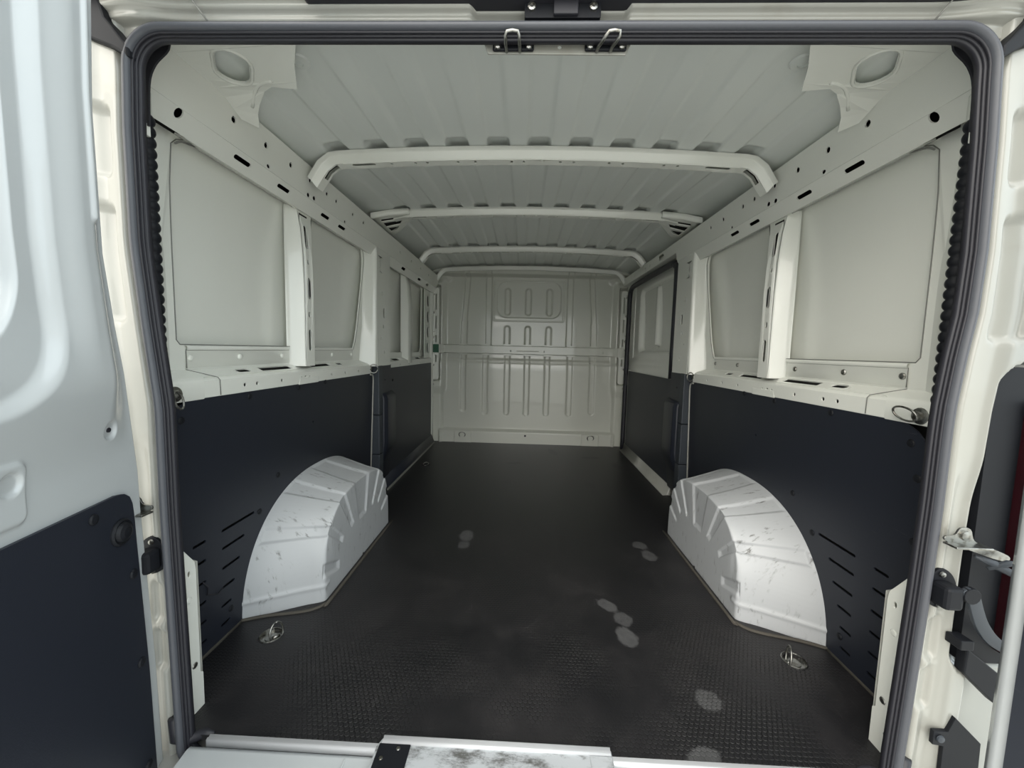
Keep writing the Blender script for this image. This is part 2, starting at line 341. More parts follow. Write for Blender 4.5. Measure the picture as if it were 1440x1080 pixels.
# outer shell walls and front
RIGHT_DOOR_Y = (2.47, 3.56)
def side_name(s): return 'left' if s < 0 else 'right'
walls = {}
for s in (-1, 1):
    w = empty('wall_'+side_name(s), (s*.95, 2.0, 0), kind='structure'); walls[s] = w
    # outer skin
    def fo(U, V, h, s=s): return s*(.982-.030*np.clip((V-1.0)/.5, 0, 1.3)**2-h), U, V
    hfield('outer_panel', np.linspace(.84, 3.84, 60), np.linspace(-.06, 1.66, 40), lambda U, V: U*0, fo, WHITE, w, flip=(s > 0))
    # inner frame with the two window-shaped cut-outs
    w1 = dense([(1.50, .888), (1.50, 1.436), (1.085, 1.440), (1.06, 1.432), (1.045, 1.425), (1.015, 1.412), (1.0, 1.395), (.995, 1.30), (.995, .90), (1.005, .888)], .05)
    w2 = smooth_pts([(1.64, .878), (1.85, .872), (2.02, .870), (2.06, .90), (2.10, 1.0), (2.145, 1.18), (2.175, 1.33), (2.17, 1.40), (2.12, 1.448), (2.0, 1.456), (1.80, 1.456), (1.64, 1.454), (1.628, 1.42), (1.625, 1.15), (1.625, .92)], 4)
    holes = [w1, w2]
    y_end = 3.62 if s < 0 else 2.46
    if s < 0:
        holes += [rrect(2.52, .86, 2.90, 1.44, .05), rrect(3.02, .86, 3.40, 1.42, .05)]
    mb = MB(); plate(mb, [(.90, .74), (y_end, .74), (y_end, 1.50), (.90, 1.50)], holes, .007, lambda a, b, c, s=s: (s*(.952-.012*max(0, (b-1.1)/.4)**2+c), a, b))
    mb.build('inner_frame', WHITE, w, bevel=.002)
    for wl in (w1, w2): MB().tube([(s*(.9475-.012*max(0, (b-1.1)/.4)**2), a, b) for a, b in wl], .0014, 5, True).build('seam_and_shade_line', SEAM, w)
    # strips with bolts above the shelf
    for (ya, yb) in ((1.018, 1.475), (1.63, 2.03)):
        MB().sweep([(.952, .822), (.944, .828), (.944, .872), (.940, .876), (.940, .884), (.950, .887)], [lambda a, b, y=y, s=s: (s*a, y, b) for y in (ya, yb)]).build('bolt_strip', WHITE, w)
        MB().tube([(s*.9435, y, z) for y, z in ((ya, .824), (ya, .8735), (yb, .8735))], .0012, 5).build('seam_and_shade_line', SEAM, w)  # dark thread added to draw the shadow line of the fold
    for yb_ in (1.03, 1.215, 1.43, 1.615, 1.81, 2.015):
        b = rivet('bolt', (s*.944, yb_, .852), (-s, 0, 0), .009, STEEL if s > 0 else WHITE, w, .006)
    # hat-section post between the windows
    def post(y0, y1, z0, z1, xin, name='wall_post', slots=True):
        mb = MB(); tt = .0
        prof = [(.955, y0-.015), (.948, y0-.010), (.944, y0), (xin+.004, y0+.002), (xin, y0+.008)]
        zs = [z0, z0+.03, (z0+z1)/2, z1-.18, z1-.08, z1]
        off = [0, 0, 0, .004, .012, .026]
        mb.sweep(prof, [lambda a, b, z=z, o=o: (s*(min(a+o, .956) if a < .95 else a), b, z) for z, o in zip(zs, off)])
        prof2 = [(xin, y1-.006), (xin+.005, y1), (.944, y1+.004), (.948, y1+.014), (.955, y1+.018)]
        fl = [0, 0, 0, 0, .012, .045]
        mb.sweep(prof2, [lambda a, b, z=z, o=o, g=g: (s*(min(a+o, .956) if a < .95 else a), b+g, z) for z, o, g in zip(zs, off, fl)])
        ya, yb2 = y0+.008, y1-.006; ym = (ya+yb2)/2
        hs = [slot(zc, ym, hl, .0095) for zc, hl in ((.915, .042), (1.118, .042), (1.315, .045))]+[slot(1.015, ym, .011, .007), slot(1.22, ym, .009, .007)] if slots else []
        out = [(z, ya) for z in np.linspace(z0, z1-.18, 8)]+[(z1-.08, ya), (z1, ya)]+[(z1, yb2+.045), (z1-.03, yb2+.024), (z1-.08, yb2+.012), (z1-.18, yb2)]+[(z, yb2) for z in np.linspace(z1-.22, z0, 8)]
        plate(mb, out, hs, .003, lambda a, b, c: (s*(xin+float(np.interp(a, zs, off))+c), b, a))
        return mb.build(name, WHITE, w)
    post(1.495, 1.572, .812, 1.425, .893)
    # dark slot backing is an added near-black strip that paints the shade
    # cant rail: three facets with punched holes
    rail_end = 3.66
    def facet(mb, p0, p1, y0, y1, holes, th=.004):
        d = math.dist(p0, p1); nx = (p1[1]-p0[1])/d; nz = -(p1[0]-p0[0])/d
        plate(mb, dense([(y0, 0), (y1, 0), (y1, d), (y0, d)], .25), holes, th,
              lambda a, b, c: (s*(p0[0]+(p1[0]-p0[0])*b/d+nx*c*-1), a, p0[1]+(p1[1]-p0[1])*b/d-nz*c))
    mb = MB()
    A, B_, C_, D_ = (.850, 1.558), (.872, 1.452), (.902, 1.408), (.952, 1.428)
    small = [ell(y, .045, .009, .009, 10) for y in (1.11, 1.245, 1.374, 1.495, 1.62, 1.70, 1.86, 1.98)]+[ell(1.50, .098, .011, .008, 10), ell(1.54, .095, .011, .008, 10), ell(1.27, .098, .009, .006, 10), ell(1.80, .10, .009, .006, 10)]
    if s < 0: small += [slot(y, .05, .012, .007) for y in (2.55, 2.8, 3.05, 3.3)]
    else: small += [ell(y, .06, .011, .008, 10) for y in (2.55, 2.75, 2.95, 3.15, 3.3)]+[slot(2.47, .055, .045, .016)]
    if s < 0: facet(mb, A, B_, .862, rail_end, small)
    else:
        facet(mb, A, B_, .862, 2.42, [h for h in small if max(p[0] for p in h) < 2.4])
        facet(mb, A, (.861, 1.503), 2.42, rail_end, [ell(y, .030, .010, .008, 10) for y in (2.9, 3.0, 3.15, 3.3)]+[slot(2.66, .026, .05, .014)])
        facet(mb, (.861, 1.503), (.90, 1.498), 2.42, rail_end, [])
    ls = [slot(y, .022, .034, .0065) for y in (1.174, 1.371, 1.652, 1.80)]+[ell(.955, .004+.008, .011, .013, 14)]
    if s < 0: ls += [slot(y, .020, .04, .009) for y in (2.7, 3.1, 3.35)]
    facet(mb, B_, C_, .862, rail_end if s < 0 else 2.42, ls)
    facet(mb, C_, D_, 1.0, rail_end if s < 0 else 2.46, [])
    facet(mb, (.90, 1.566), A, .862, rail_end, [])
    mb.build('roof_rail', WHITE, w)
    mb = MB(); mb.box((s*.9300, .95, 1.418), (s*.9330, 3.6 if s < 0 else 2.42, 1.545)); mb.box((s*.905, .95, 1.55), (s*.9330, 2.42, 1.553))
    for y_ in (.915, ): mb.box((s*.905, .88, 1.42), (s*.908, .95, 1.50))
    mb.box((s*.915, .98, .757), (s*.950, 2.10, .761)); mb.box((s*.915, .98, .748), (s*.918, 2.10, .757))
    mb.box((s*.9435, .98, .762), (s*.9445, 2.10, .8135))
    mb.build('cavity_shade', CAV_SHADE, w)  # dark strips added behind rail and shelf holes in place of shade
    MB().box((s*(.912), 1.510, .86), (s*(.915), 1.562, 1.40)).build('cavity_shade', CAV_SHADE, w)
    # lip seam under the rail
    MB().tube([(s*.930, y, z) for y, z in smooth_pts([(1.0, 1.395), (1.02, 1.408), (1.06, 1.417), (1.085, 1.421), (1.3, 1.420), (1.5, 1.418)], 4, False)], .0025, 6).build('seam_and_shade_line', SEAM, w)
    # shelf (waist rail)
    mb = MB(); X0 = .900
    fh = [ell(y, .022, .0065, .0065, 10) for y in (1.173, 1.228, 1.357, 1.481, 1.537, 1.716, 1.85, 2.0)]+[ell(1.508, .022, .0085, .0085, 10)]+[rrect(.966, .016, .982, .034, .001, 1)]
    facet(mb, (X0, .745), (X0, .789), .90, 2.165, fh)
    mb.sweep([(X0, .789), (X0+.002, .793), (X0+.006, .797), (X0+.010, .7985)], [lambda a, b, y=y, s=s: (s*a, y, b) for y in (.90, 2.165)])
    th_ = [slot(1.208, .022, .030, .010), rrect(1.286, .010, 1.459, .034, .003, 2), rrect(1.588, .010, 1.752, .034, .003, 2), slot(1.850, .022, .03, .009), ell(1.17, .02, .006, .005, 8)]
    facet(mb, (X0+.010, .7985), (.952, .818), .90, 2.165, th_)
    facet(mb, (X0, .745), (.935, .742), .90, 2.165, [])
    mb.add([(s*.9, 1.46, .742), (s*.897, 1.46, .742), (s*.897, 1.60, .742), (s*.9, 1.6, .742), (s*.9, 1.45, .770), (s*.897, 1.47, .765), (s*.897, 1.60, .765), (s*.9, 1.61, .77)], [(0, 1, 2, 3), (0, 4, 5, 1), (1, 5, 6, 2), (2, 6, 7, 3), (4, 7, 6, 5)])
    mb.build('shelf_rail', WHITE, w)
    mb = MB(); mb.sweep([(.8985, .742), (.8965, .745), (.8965, .790), (.899, .797), (.908, .801), (.954, .822)], [lambda a, b, y=y, s=s: (s*a, y+.055*((.95-a)/.055 if a > .9 else 1)*-1, b) for y in (.955, 1.072)])
    mb.build('shelf_end_piece', WHITE, w)
    MB().tube([(s*.8955, 1.072, .747), (s*.8955, 1.071, .790), (s*.899, 1.068, .798), (s*.908, 1.062, .8015), (s*.950, 1.020, .8205)], .0012, 5).build('seam_and_shade_line', SEAM, w)
    # rear corner pillar
    mb = MB()
    prof = [(.858, .850), (.862, .846), (.868, .850), (.872, .872), (.876, .885), (.900, .905), (.935, .935), (.952, .985), (.956, 1.0)]
    zs = [-.03, .74, 1.0, 1.30, 1.40, 1.47, 1.53]
    mb.sweep(prof, [lambda a, b, z=z, s=s: (s*a, b, z) for z in zs]); mb.build('corner_pillar', WHITE, w)
    # C pillar
    mb = MB()
    prof = [(.955, 2.158), (.949, 2.170), (.935, 2.175), (.895, 2.175), (.880, 2.177), (.873, 2.182), (.871, 2.188), (.873, 2.192)]
    zs = [.785, .80, .90, 1.0, 1.2, 1.38, 1.44, 1.50, 1.56]
    of = [-.055, -.05, -.035, -.01, .0, .02, .0, -.03, -.05]
    mb.sweep(prof, [lambda a, b, z=z, o=o, s=s: (s*a, b+o*(1 if a > .90 else .25), z) for z, o in zip(zs, of)])
    facet(mb, (.873, 1.565), (.873, .785), 2.188, 2.40, [slot(2.24, .20, .010, .045, rot=0), ell(2.27, .36, .008, .014), slot(2.3, .47, .03, .012, rot=1.57), ell(2.29, .55, .009, .012), ell(2.25, .62, .007, .01), ell(2.3, .70, .008, .01)])
    mb.sweep([(.873, 2.395), (.880, 2.41), (.915, 2.42), (.952, 2.45)], [lambda a, b, z=z, s=s: (s*a, b, z) for z in (.785, 1.565)])
    mb.build('pillar', WHITE, w)
    MB().box((s*.935, 2.19, -.01), (s*.955, 2.46, .80)).build('pillar_base', WHITE, w)
    # the rest of the lower wall behind the liner
    MB().box((s*.938, .93, -.02), (s*.950, 2.2, .76)).build('lower_inner_panel', CAV_SHADE, w)  # coloured near-black so the liner slits look shaded
    # splash-shaped cover at the foot of the door pillar
    mb = MB(); po = [(.80, -.02), (.868, -.005), (.868, .085), (.861, .092), (.861, .355), (.858, .375), (.846, .392), (.820, .430), (.80, .435)]
    plate(mb, po, [ell(.842, .352, .004, .007)], .004, lambda a, b, c, s=s: (s*(.806+c), a, b))
    mb.sweep([(.806, .868), (.820, .872), (.93, .90)], [lambda a, b, z=z, s=s: (s*a, b, z) for z in (-.01, .37)])
    mb.build('pillar_foot_plate', WHITE, w, bevel=.0015)
    for zz, yy in ((.29, .838), (.05, .828), (.12, .845)):
        MB().lathe((s*.8035, yy, zz), (-s, 0, 0), [(.008, 0), (.006, .0015), (.001, .002)], 8).build('clip', STEEL if zz < .2 else WHITE, w)

# left front bay
w = walls[-1]
mb = MB(); plate(mb, [(3.42, .74), (3.68, .74), (3.68, 1.50), (3.42, 1.50)], [slot(3.545, zc, .050, .038, rot=1.57) for zc in (.90, 1.04, 1.18, 1.32)]+[ell(3.545, zc, .007, .007, 8) for zc in (.97, 1.11, 1.25)]+[ell(3.50, zc, .006, .006, 8) for zc in (.97, 1.11, 1.25)], .006, lambda a, b, c: (-(.925+c), a, b))
mb.build('pillar_plate', WHITE, w)
MB().box((-.938, 3.46, .80), (-.941, 3.62, 1.42)).build('cavity_shade', CAV_SHADE, w)  # added dark sheet, painted shade behind the oval holes
MB().box((-.915, 2.50, .765), (-.9445, 3.45, .770)).box((-.9435, 2.50, .765), (-.9445, 3.45, .8165)).build('cavity_shade', CAV_SHADE, w)  # added dark sheets, painted shade under the front shelf slots
MB().sweep([(.955, 2.86), (.948, 2.87), (.905, 2.875), (.900, 2.882), (.900, 2.97), (.905, 2.975), (.95, 2.98)], [lambda a, b, z=z, o=o: (-(a+(o if a < .93 else 0)), b, z) for z, o in ((.78, 0), (1.2, 0), (1.35, .01), (1.44, .03))]).build('wall_post', WHITE, w)
mb = MB()
def facetL(mb, p0, p1, y0, y1, holes, s=-1, th=.004):
    d = math.dist(p0, p1); nx = (p1[1]-p0[1])/d; nz = -(p1[0]-p0[0])/d
    plate(mb, dense([(y0, 0), (y1, 0), (y1, d), (y0, d)], .25), holes, th, lambda a, b, c: (s*(p0[0]+(p1[0]-p0[0])*b/d-nx*c), a, p0[1]+(p1[1]-p0[1])*b/d-nz*c))
facetL(mb, (.905, .745), (.905, .800), 2.44, 3.66, [ell(y, .03, .008, .008, 8) for y in (2.7, 2.9, 3.2)])
facetL(mb, (.905, .800), (.952, .822), 2.44, 3.66, [slot(2.66, .024, .07, .014), slot(3.22, .024, .07, .012)])
mb.build('shelf_rail', WHITE, w)
MB().box((-.938, 2.40, -.02), (-.950, 3.7, .76)).build('lower_inner_panel', CAV_SHADE, w)
MB().sweep([(.905, .085), (.893, .075), (.872, .020), (.872, .006), (.905, .0)], [lambda a, b, y=y: (-a, y, b) for y in (2.36, 3.60)], True).build('sill_edge', LINER, w)
MB().box((-.872, 2.34, .0), (-.866, 3.60, .012)).build('white_sill_edge', BODY, w)
# front jamb both sides (vertical flange by the bulkhead)
for s in (-1, 1):
    MB().sweep([(.940, 3.60), (.905, 3.615), (.897, 3.63), (.897, 3.66), (.905, 3.675), (.905, 3.72)], [lambda a, b, z=z, s=s: (s*a, b, z) for z in (0, 1.56)]).build('front_jamb', WHITE, walls[s])
MB().box((.93, 3.5, -.02), (.96, 3.75, 1.56)).build('front_pillar', WHITE, walls[1])

# bulkhead
def bh(U, V):
    H = np.zeros_like(U)
    for cx, zb in zip((-.620, -.408, -.197, -.007, .186, .402, .616), (.285, .262, .262, .258, .262, .266, .288)):
        H -= press(sd_cap(U, V, cx, zb+.032, cx-.002, 1.0, .034), .010, .020)*(V < .90)
    for cx in (-.207, -.010, .190):
        H -= press(sd_cap(U, V, cx, 1.255, cx, 1.452, .036), .016, .022)
        H -= press(sd_cap(U, V, cx, .90, cx, 1.098, .036), .016, .022)*(V > .90)
    fr = sd_box(U, V, -.345, 1.165, .335, 1.552, .02)
    H += press(fr, .006, .008) - press(np.abs(fr+.012)-.005, .004, .004)
    fi = sd_box(U, V, -.310, 1.200, .302, 1.545, .09)
    H -= press(fi, .010, .010)
    for sg in (-1, 1):
        a0 = sg*.614+(0 if sg < 0 else .002)
        up_ = sd_cap(U, V, sg*.622, .93, sg*.618, 1.15, .036); up2 = sd_cap(U, V, sg*.618, 1.15, sg*.585, 1.60, .030)
        H -= press(np.minimum(up_, up2), .015, .014)*(V > .90)
        H -= press(sd_box(U, V, sg*.385-.033, .90, sg*.385+.033, 1.70, .01), .013, .012)*(V > .90)
        e = (U*sg)
        H += .035*sst(e, .775, .835)*sst(V, .45, .55)*sst(1.56-V, 0, .05)
        H += .030*sst(e, .80, .84)*(1-sst(V, .45, .60))
        H += press(sd_box(U, V, min(sg*.73, sg*.98), 1.51, max(sg*.73, sg*.98), 1.80, .05), .03, .07)
    H -= .055*sst(np.abs(U), .838, .848)*sst(V, .58, .62)*sst(1.50-V, 0, .02)
    H += .010*(1-sst(V, .76, .80)) + .012*(1-sst(V, .70, .86))
    H += press(sd_box(U, V, -.855, -.10, .850, .135, .03), .045, .03)
    for cx in (-.61, .61): H += press(sd_box(U, V, cx-.085, -.05, cx+.085, .115, .02), .006, .008)
    H += .07*sst(V, 1.575, 1.605)
    H += .010*np.exp(-((V-.795)/.012)**2)*sst(.80-np.abs(U), 0, .05)
    return H
bulk = hfield('wall_front', np.linspace(-.925, .925, 460), np.linspace(-.01, 1.70, 430), bh, lambda U, V, h: (U, 3.735-h, V), BULK, kind='structure')
MB().box((-1.0, 3.80, -.1), (1.0, 3.84, 1.76)).build('outer_front', SHELL, bulk)
# crossbar across the bulkhead
mb = MB(); bar = rrect(-.895, .858, .885, .934, .008)
tabs = []
for cx in (-.620, -.408, -.197, -.007, .186, .402, .616):
    for z0, z1 in ((.928, .950), (.842, .862)):
        mb.box((cx-.040, 3.690, z0), (cx+.040, 3.696, z1))
plate(mb, dense(rrect(-.80, .862, .79, .930, .004), .2), [ell(-.164, .888, .009, .009), ell(.147, .888, .009, .009), ell(-.744, .888, .007, .007), ell(.70, .888, .008, .008)], .004, lambda a, b, c: (a, 3.672+c, b))
for s in (-1, 1): mb.add([(s*.79, 3.670, .862), (s*.79, 3.670, .930), (s*.83, 3.650, .938), (s*.83, 3.650, .852), (s*.905, 3.645, .938), (s*.905, 3.645, .852)], [(0, 1, 2, 3), (3, 2, 4, 5)])
mb.sweep([(3.672, .862), (3.676, .858), (3.700, .855)], [lambda a, b, x=x: (x, a, b) for x in (-.80, .79)]); mb.sweep([(3.672, .930), (3.676, .934), (3.700, .937)], [lambda a, b, x=x: (x, a, b) for x in (-.80, .79)])
mb.sweep([(3.668, .884), (3.664, .887), (3.664, .890), (3.668, .893)], [lambda a, b, x=x: (x, a, b) for x in (-.11, .10)])
mb.build('crossbar', BULK, bulk)
for s in (-1, 1):     # slotted side flanges
    mb = MB(); plate(mb, dense(rrect(.845, .60, .905, 1.46, .02), .1), [slot(.872, zc, .009, hl, rot=0) if False else rrect(.866, zc-hl, .880, zc+hl, .006, 3) for zc, hl in ((1.33, .075), (1.14, .06), (.985, .035), (.80, .035))]+[ell(.893, zc, .004, .004, 8) for zc in (1.42, 1.05)], .004, lambda a, b, c, s=s: (s*a, 3.655+c, b)); mb.build('slotted_flange', WHITE, bulk, bevel=.001)
    for zc in (1.40, 1.23, 1.0, .92, .74, .56): rivet('bolt', (s*.898, 3.651, zc), (0, -1, 0), .012, STEEL, bulk, .008)
MB().box((-.908, 3.636, .858), (-.842, 3.641, .934)).build('label_sticker', GREEN, bulk, bevel=.001)
hol = MB(); hol.lathe((-.008, 3.668, .078), (0, -1, 0), [(.010, .0), (.010, .0015), (.001, .0015)], 12); hol.build('plug', DARKR, bulk)

# rear frame around the door opening ------------------------------------------------
wr_ = empty('wall_rear', (0, .80, .8), kind='structure')
SXL = lambda z: float(np.interp(z, [-.3, 0, .26, .53, .76, .92, 1.065, 1.1, 1.31, 1.42, 1.6], [.786, .789, .793, .797, .796, .813, .826, .828, .828, .823, .822]))
SXR = lambda z: float(np.interp(z, [-.3, .04, .23, .42, .61, .74, .80, .905, .985, 1.1, 1.3, 1.42, 1.6], [.784, .787, .794, .800, .804, .804, .805, .814, .824, .827, .820, .812, .810]))
def rear_side(s):
    us = np.linspace(0, .24, 100); vs = np.linspace(-.25, 1.62, 260)
    def H(U, V):
        h = .0*U
        h += .022*sst(U, .012, .030) + .012*sst(U, .055, .085) - .030*sst(U, .105, .125) + .0*U
        for z0, z1 in ((1.22, 1.36), (.93, 1.17), ):
            h -= press(sd_box(U, V, .040, z0, .105, z1, .02), .014, .012)
        for z0, z1 in ((.16, .26), (.27, .37)):
            h -= press(sd_box(U, V, .022, z0, .058, z1, .012), .010, .010)
        h += .01*np.sin(V*9)*sst(U, .03, .06)*.3
        h -= .010*sst(U, .03, .05)*(1-sst(V, .60, .72))
        if s > 0: h -= press(sd_box(U, V, .072, .25, .50, .895, .045), .055, .014)
        return h
    sx = np.array([(SXL if s < 0 else SXR)(v) for v in vs])
    def f(U, V, h): return s*(np.interp(V, vs, sx)+U-.006), .802-h, V
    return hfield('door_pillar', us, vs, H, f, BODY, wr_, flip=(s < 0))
for s in (-1, 1): rear_side(s)
def headH(U, V):
    h = .018*sst(V, 1.506, 1.514)+.012*sst(V, 1.522, 1.530)-.018*sst(V, 1.548, 1.556)
    h -= press(sd_box(U, V, -.150, 1.495, .147, 1.549, .008), .016, .008)
    h += .012*np.exp(-((np.abs(U)-.80)/.06)**2)
    return h
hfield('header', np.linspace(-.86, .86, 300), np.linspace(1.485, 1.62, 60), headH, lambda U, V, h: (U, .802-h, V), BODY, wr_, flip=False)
MB().box((-.88, .800, 1.598), (.88, .84, 1.64)).build('header_back', SHELL, wr_)
for sx_ in (-.680, .716): MB().tube([(sx_, .758, 1.545), (sx_+(.02 if sx_ < 0 else -.02), .768, 1.515), (sx_+(.028 if sx_ < 0 else -.028), .776, 1.503)], .0016, 5).build('sealant_seam', SEAM, wr_)
mb = MB(); mb.box((-.46, .735, 1.531), (.93, .80, 1.60)); mb.build('gutter_strip', DARKR, wr_, bevel=.006)
MB().box((-.90, .74, 1.545), (-.42, .80, 1.60)).build('gutter_strip', DARKR, wr_, bevel=.006)
for s in (-1, 1):
    mb = MB(); plate(mb, [(.803, 1.455), (.803, 1.434), (.84, 1.455), (.872, 1.466), (.98, 1.50), (.98, 1.62), (.87, 1.62), (.862, 1.56), (.845, 1.505), (.815, 1.468)], [], .03, lambda a, b, c, s=s: (s*a, .780+c, b)); mb.build('corner_trim', PLAST, wr_, bevel=.004)
# header inner flange that carries the two striker loops
mb = MB(); plate(mb, [(-.140, 1.52), (-.120, 1.472), (.148, 1.470), (.172, 1.52)], [ell(.020, 1.484, .004, .004)], .004, lambda a, b, c: (a, .812+c, b)); mb.build('striker_flange', BODY, wr_, bevel=.001)

# ================================================================ THINGS
# roof gussets in the rear corners
for s in (-1, 1):
    zf = lambda x, y: 1.560-.10*max(0, abs(x)-.80)-.35*max(0, y-1.06)*max(0, (abs(x)-.66)/.17)
    o2 = [(.50, .86), (.555, .90), (.60, .97), (.642, 1.052), (.655, 1.052), (.705, 1.044), (.735, 1.062), (.775, 1.10), (.800, 1.128), (.822, 1.165), (.850, 1.13), (.852, .86)]
    mb = MB(); plate(mb, dense(o2, .03), [slot(.755, .975, .060, .034, 8, rot=.95)], .005, lambda a, b, c, s=s: (s*a, b, zf(a, b)+c))
    g = mb.build('roof_gusset', WHITE, bevel=.0015); tag(g, 'painted corner gusset with oval hole in the %s rear roof corner' % side_name(s), 'bracket', 'rear roof corner gussets')
    rim = [(s*x, y, zf(x, y)-.003) for x, y in slot(.755, .975, .065, .039, 8, rot=.95)]
    MB().tube(rim, .004, 6, True).build('hole_rim', WHITE, g)
    MB().tube([(s*x, y, zf(x, y)-.002) for x, y in smooth_pts([(.69, 1.022), (.72, 1.030), (.75, 1.05), (.80, 1.105)], 3, False)], .005, 6).build('stiffening_bead', WHITE, g)

# roof bows
def bow_path(xe, zc, drop_end, yb, n=44):
    out = []
    for i in range(n+1):
        x = -xe+2*xe*i/n; a = abs(x); z = zc-.022*(a/.73)**2
        if a > xe-.10: t = (a-(xe-.10))/.10; z -= drop_end*t**2.2
        out.append((x, z))
    return out
def bow(y, xe, zc, de, wd, label, holes=True):
    P = bow_path(xe, zc, de, y); xs = [p[0] for p in P]; zs = [p[1] for p in P]
    fz = lambda x: float(np.interp(x, xs, zs))
    def fr(x, z):
        e = .004; t = Vector((2*e, 0, fz(min(x+e, xe))-fz(max(x-e, -xe)))).normalized(); return Vector((-t.z, 0, t.x))
    root = empty('roof_bow', (0, y, zc), label=label, cat='roof beam', group='cross bows under the roof')
    mb = MB(); prof = [(-.020, .003), (0, 0), (.003, -.004), (.005, -.026), (.010, -.030)]
    def at(x, a, b): n = fr(x, 0); p = Vector((x, y+a, fz(x)))+n*b; return tuple(p)
    mb.sweep(prof, [lambda a, b, x=x: at(x, a, b) for x in xs]); mb.build('web', WHITE, root)
    ho = []
    if holes:
        for x in (-.55, -.46, -.415, -.30, -.235, -.10, -.055, .08, .13, .26, .31, .46, .51): ho.append(ell(x, .026, .0055, .008, 8))
        ho += [slot(-.655, .024, .045, .009), slot(.655, .024, .045, .009), slot(.012, .022, .004, .008, rot=1.57)]
    mb = MB(); cen = sorted([(sum(p[0] for p in h)/len(h), h) for h in ho], key=lambda q: q[0])
    if cen:
        cuts = [-.73]+[(a[1] and (max(p[0] for p in a[1])+min(p[0] for p in b[1]))/2) for a, b in zip(cen, cen[1:])]+[.73]
        for a, b, h in zip(cuts, cuts[1:], [q[1] for q in cen]):
            plate(mb, [(a, .010), (b, .010), (b, wd), (a, wd)], [h], .003, lambda p, q, c: at(p, q, -.030+c))
        ends = [[x for x in xs if x < -.73]+[-.73], [.73]+[x for x in xs if x > .73]]
    else: ends = [xs]
    for e in ends:
        if cen and de > .02:
            sg = 1 if e[0] > 0 else -1; xo = sorted(abs(q) for q in e); E3 = [[q for q in xo if q <= .755]+[.755], [.755]+[q for q in xo if .755 < q < .825]+[.825], [.825]+[q for q in xo if q > .825]]
            for gi, g3 in enumerate(E3):
                g3 = sorted(set(g3)); st = [(.010, wd)] if gi != 1 else [(.010, .017), (wd-.011, wd)]
                if len(g3) > 1:
                    for ya, yb in st: mb.sweep([(ya, -.030), (yb, -.030)], [lambda a, b, x=x: at(x*sg, a, b) for x in g3])
        else: mb.sweep([(.010, -.030), (wd, -.030)], [lambda a, b, x=x: at(x, a, b) for x in e])
    mc = MB(); mc.sweep([(.010, -.012), (wd, -.012)], [lambda a, b, x=x: at(x, a, b) for x in xs]); mc.build('cavity_shade', CAV_SHADE, root)  # dark sheet added inside the bow so its holes look shaded
    mb.build('flange', WHITE, root)
    mb = MB(); mb.sweep([(wd, -.030), (wd+.006, -.026), (wd+.008, -.004), (wd+.028, 0)], [lambda a, b, x=x: at(x, a, b) for x in xs]); mb.build('web', WHITE, root)
    return root
bow(1.476, .845, 1.622, .085, .050, 'nearest white roof bow with rounded ends and punched holes')
b2 = bow(2.24, .80, 1.684, .010, .050, 'second white roof bow carried by slotted end brackets')
for s in (-1, 1):
    o2 = [(.70, 2.22), (.78, 2.19), (.86, 2.16), (.885, 2.17), (.885, 2.47), (.84, 2.47), (.80, 2.42), (.745, 2.36), (.71, 2.31)]
    hs = [[(.775, 2.245), (.855, 2.215), (.865, 2.245), (.775, 2.275)], [(.765, 2.30), (.865, 2.27), (.868, 2.335), (.79, 2.345)], [(.805, 2.375), (.868, 2.355), (.868, 2.42), (.835, 2.415)]]
    mb = MB(); plate(mb, dense(o2, .05), hs, .006, lambda a, b, c, s=s: (s*a, b, 1.645-.28*max(0, a-.72)+c)); mb.build('end_bracket', WHITE, b2, bevel=.0015)
    mb = MB(); plate(mb, [(.745, 2.235), (.875, 2.19), (.875, 2.44), (.80, 2.39)], [], .002, lambda a, b, c, s=s: (s*a, b, 1.655-.28*max(0, a-.72)+c)); mb.build('cavity_shade', CAV_SHADE, b2)  # dark sheet added above the bracket slots as painted shade
    mb = MB(); mb.sweep([(-.004, .0), (-.012, .004), (-.012, .03), (0, .034)], [lambda a, b, x=x, y=y, z=z, s=s: (s*x, y+a, z+b) for x, y, z in ((.70, 2.225, 1.64), (.80, 2.19, 1.618), (.885, 2.15, 1.585))]); mb.build('bracket_web', WHITE, b2)
bow(3.02, .855, 1.677, .075, .045, 'third white roof bow with rounded ends near the bulkhead')
bow(3.60, .865, 1.655, .085, .030, 'farthest roof bow resting above the bulkhead', holes=False)

